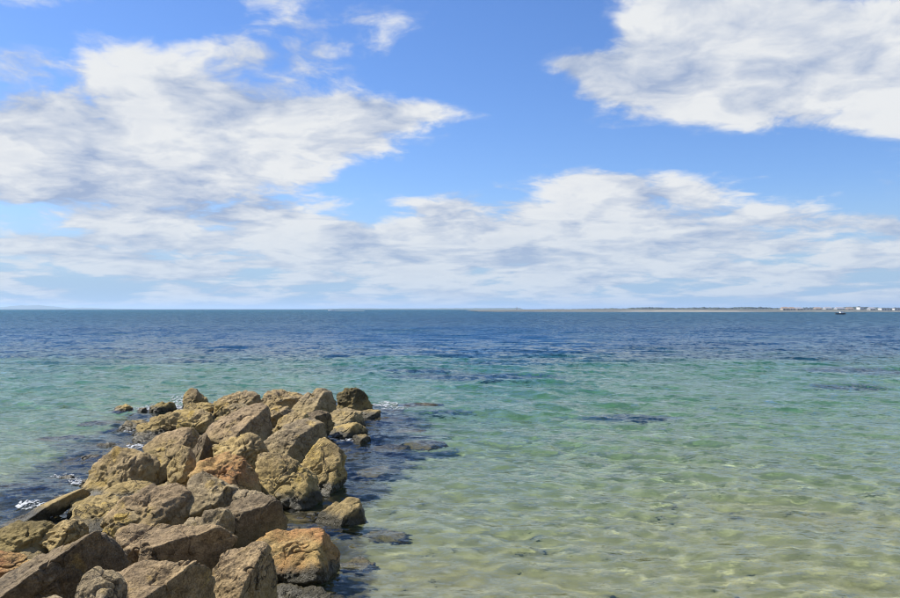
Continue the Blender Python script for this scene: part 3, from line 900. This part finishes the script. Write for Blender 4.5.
far_wood()
def far_hills():
    for (a, b, Y, prof) in ((-90, 75, 9000, [(-90, 3), (-40, 26), (0, 24), (22, 46), (40, 44), (62, 22), (75, 3)]), (60, 130, 9300, [(60, 3), (80, 20), (100, 12), (130, 3)]),
                            (320, 520, 5200, [(320, 3), (345, 7), (420, 6), (480, 9), (520, 10)])):
        pxs = np.linspace(a, b, 60)
        hh = np.interp(pxs, [q[0] for q in prof], [q[1] for q in prof]) * (1 + .06 * rg.randn(60))
        lo = [(X_at(p, Y), Y - 300, -1) for p in pxs]
        hi = [(X_at(p, Y), Y, h) for p, h in zip(pxs, hh)]
        strip('far_hills', lo, hi, 500, m_hill)
far_hills()

# houses along the far shore --------------------------------------
m_wallw = simple_mat('house_white', (.60, .59, .57), .8, .06, .3)
m_wallc = simple_mat('house_cream', (.45, .39, .32), .8, .08, .3)
m_roofr = simple_mat('roof_red', (.24, .19, .16), .85, .15, .4)
m_roofg = simple_mat('roof_grey', (.24, .25, .28), .8, .15, .4)
m_pane = simple_mat('window_dark', (.04, .05, .06), .2, .1, .3, .5)
def box_me(name, x0, x1, y0, y1, z0, z1):
    co = [(x, y, z) for z in (z0, z1) for x, y in ((x0, y0), (x1, y0), (x1, y1), (x0, y1))]
    return mesh_np(name, co, [(3, 2, 1, 0), (4, 5, 6, 7), (0, 1, 5, 4), (1, 2, 6, 5), (2, 3, 7, 6), (3, 0, 4, 7)], False)
def house(label, px, wid, hgt, wall, roof, flat=False, Y=905):
    X = X_at(px, Y)
    e = empty('house', (X, Y, 1.0)); tag(e, label, 'house', 'houses on the far shore')
    obj('wall', box_me('wall', -wid / 2, wid / 2, 0, 8, -1.2, hgt), wall, e)
    if flat:
        obj('roof', box_me('roof', -wid / 2 - .3, wid / 2 + .3, -.3, 8.3, hgt + .003, hgt + .35), roof, e)
    else:
        a, b = wid / 2 + .4, hgt
        co = [(-a, -.4, b), (a, -.4, b), (a, 8.4, b), (-a, 8.4, b), (-a * .8, 4, b + 1.9), (a * .8, 4, b + 1.9)]
        me = bpy.data.meshes.new('roof'); me.from_pydata(co, [], [(0, 1, 5, 4), (1, 2, 5), (2, 3, 4, 5), (3, 0, 4), (3, 2, 1, 0)]); me.update()
        obj('roof', me, roof, e)
    n = max(2, int(wid / 3))
    for i in range(n):
        x = -wid / 2 + (i + .5) * wid / n
        obj('window', box_me('window', x - .5, x + .5, -.06, .02, .9, 2.1), m_pane, e)
for a in [('small cream house at the left end of the far houses', 786, 7, 2.6, m_wallc, m_roofr),
          ('little white house with red roof second on the far shore', 793, 6, 2.4, m_wallw, m_roofr),
          ('low cream house with grey roof beside the long white building', 800, 6, 2.2, m_wallc, m_roofg),
          ('long white flat-roofed building left of the motorboat', 808, 11, 2.6, m_wallw, m_wallw, True),
          ('cream house just left above the motorboat', 819, 7, 2.2, m_wallc, m_roofr),
          ('white house with grey roof left behind the motorboat', 829, 7.5, 2.6, m_wallw, m_roofg),
          ('wide white house straight behind the motorboat', 841, 9, 2.4, m_wallw, m_roofg),
          ('cream house right behind the motorboat', 851, 7, 2.0, m_wallc, m_roofr),
          ('tall narrow white house alone right of the motorboat', 862, 4.5, 4.0, m_wallw, m_wallw, True),
          ('small grey-roofed white house between the tall one and the terrace', 873, 6, 2.2, m_wallw, m_roofg),
          ('long white terrace near the right edge of the far shore', 887, 12, 2.6, m_wallw, m_wallw, True),
          ('white building cut by the right edge of the frame', 899, 10, 3.0, m_wallw, m_roofg, True)]:
    house(*a)

# boats -------------------------------------------------------------
m_hulld = simple_mat('hull_dark', (.03, .035, .045), .35, .1, 2)
m_boatw = simple_mat('boat_white', (.78, .78, .76), .4, .05, 2)
m_sail = simple_mat('sailcloth', (.80, .79, .75), .8, .05, 1)
def hull_me(L, B, H):
    co, k = [], 9
    for i in range(k):
        t = i / (k - 1)
        x = -L / 2 + L * t
        b = B / 2 * (1 if t < .5 else math.sqrt(max(0, 1 - ((t - .5) / .5) ** 2)) * .98 + .02)
        s = H * (1 + .35 * t * t)
        co += [(x, -b, s), (x, -b * .75, .02), (x, 0, -.3 * (1 - t ** 3)), (x, b * .75, .02), (x, b, s)]
    fa = [(i * 5 + j, i * 5 + j + 1, i * 5 + j + 6, i * 5 + j + 5) for i in range(k - 1) for j in range(4)]
    fa += [(i * 5 + 4, i * 5, i * 5 + 5, i * 5 + 9) for i in range(k - 1)]
    me = bpy.data.meshes.new('hull'); me.from_pydata(co, [], fa + [(4, 3, 2, 1, 0)]); me.update()
    return me
def motorboat(label, px, py, L, hullm, rz):
    c = on_water(px, py)
    e = empty('motorboat', tuple(c), rz); tag(e, label, 'boat')
    obj('hull', hull_me(L, L * .36, L * .13), hullm, e)
    obj('cabin', box_me('cabin', -.10 * L, .18 * L, -.12 * L, .12 * L, .13 * L, .27 * L), m_boatw, e)
    obj('windscreen', box_me('windscreen', .181 * L, .19 * L, -.115 * L, .115 * L, .19 * L, .26 * L), m_pane, e)
    obj('cabin_roof', box_me('cabin_roof', -.13 * L, .20 * L, -.135 * L, .135 * L, .272 * L, .29 * L), m_boatw, e)
    obj('outboard_motor', box_me('outboard_motor', -.56 * L, -.49 * L, -.03 * L, .03 * L, -.02 * L, .2 * L), m_hulld, e)
    return e
motorboat('dark-hulled motorboat lying off the far houses at right', 841, 314.4, 5.6, m_hulld, R(4))
mb = motorboat('white motorboat running left near the horizon', 331, 310.9, 9.0, m_boatw, R(176))
def wake():
    rg2 = np.random.RandomState(8); iv, if_ = ico(1)
    n = 260; t = rg2.rand(n)
    x = 6 + 46 * t; y = rg2.normal(0, .5 + 1.2 * t); r = .35 + .45 * rg2.rand(n)
    c = np.array(mb.location)
    co = iv[None] * np.stack((r * 2.2, r, r * .5), 1)[:, None] + np.stack((c[0] + x, c[1] + y, np.full(n, .2)), 1)[:, None]
    fa = if_[None] + (np.arange(n) * len(iv))[:, None, None]
    tag(obj('boat_wake', mesh_np('boat_wake', co.reshape(-1, 3), fa.reshape(-1, 3)), bpy.data.materials['foam']), 'white streak of wake behind the white motorboat', 'wake', kind='stuff')
wake()
def sailboat():
    c = on_water(517, 311)
    e = empty('sailing_boat', tuple(c), R(20)); tag(e, 'tiny white sailing boat near the horizon, left of the far shore', 'boat')
    obj('hull', hull_me(6, 2, .7), m_boatw, e)
    obj('mast', box_me('mast', -.06, .06, -.06, .06, .5, 7.6), m_boatw, e)
    for nm, co in (('mainsail', [(-.1, 0, 1.2), (-2.4, .3, 1.3), (-1.2, .32, 4.0), (-.1, 0, 7.4)]), ('jib', [(.2, 0, 1.0), (2.6, 0, .9), (1.3, .2, 3.6), (.1, 0, 6.2)])):
        co = co + [(x, y + .03, z) for x, y, z in co]
        me = bpy.data.meshes.new(nm); me.from_pydata(co, [], [(0, 1, 2, 3), (7, 6, 5, 4), (0, 4, 5, 1), (1, 5, 6, 2), (2, 6, 7, 3), (3, 7, 4, 0)]); me.update()
        obj(nm, me, m_sail, e)
sailboat()

# ------------------------------------------------------------------ haze over the bay
def haze():
    m = bpy.data.materials.new('haze_air'); m.use_nodes = True
    g = NT(m.node_tree)
    v = g.n('ShaderNodeVolumePrincipled')
    v.inputs['Color'].default_value = (.55, .75, 1.0, 1); v.inputs['Density'].default_value = HAZE
    v.inputs['Anisotropy'].default_value = .2
    o = g.n('ShaderNodeOutputMaterial'); g.link(v.outputs[0], o.inputs['Volume'])
    h = obj('haze', box_me('haze', -14000, 14000, -60, 27000, -16, 60), m); tag(h, kind='stuff')
    h['label'] = 'pale blue haze over the bay'; h['category'] = 'haze'
HAZE = 1.25e-4
haze()
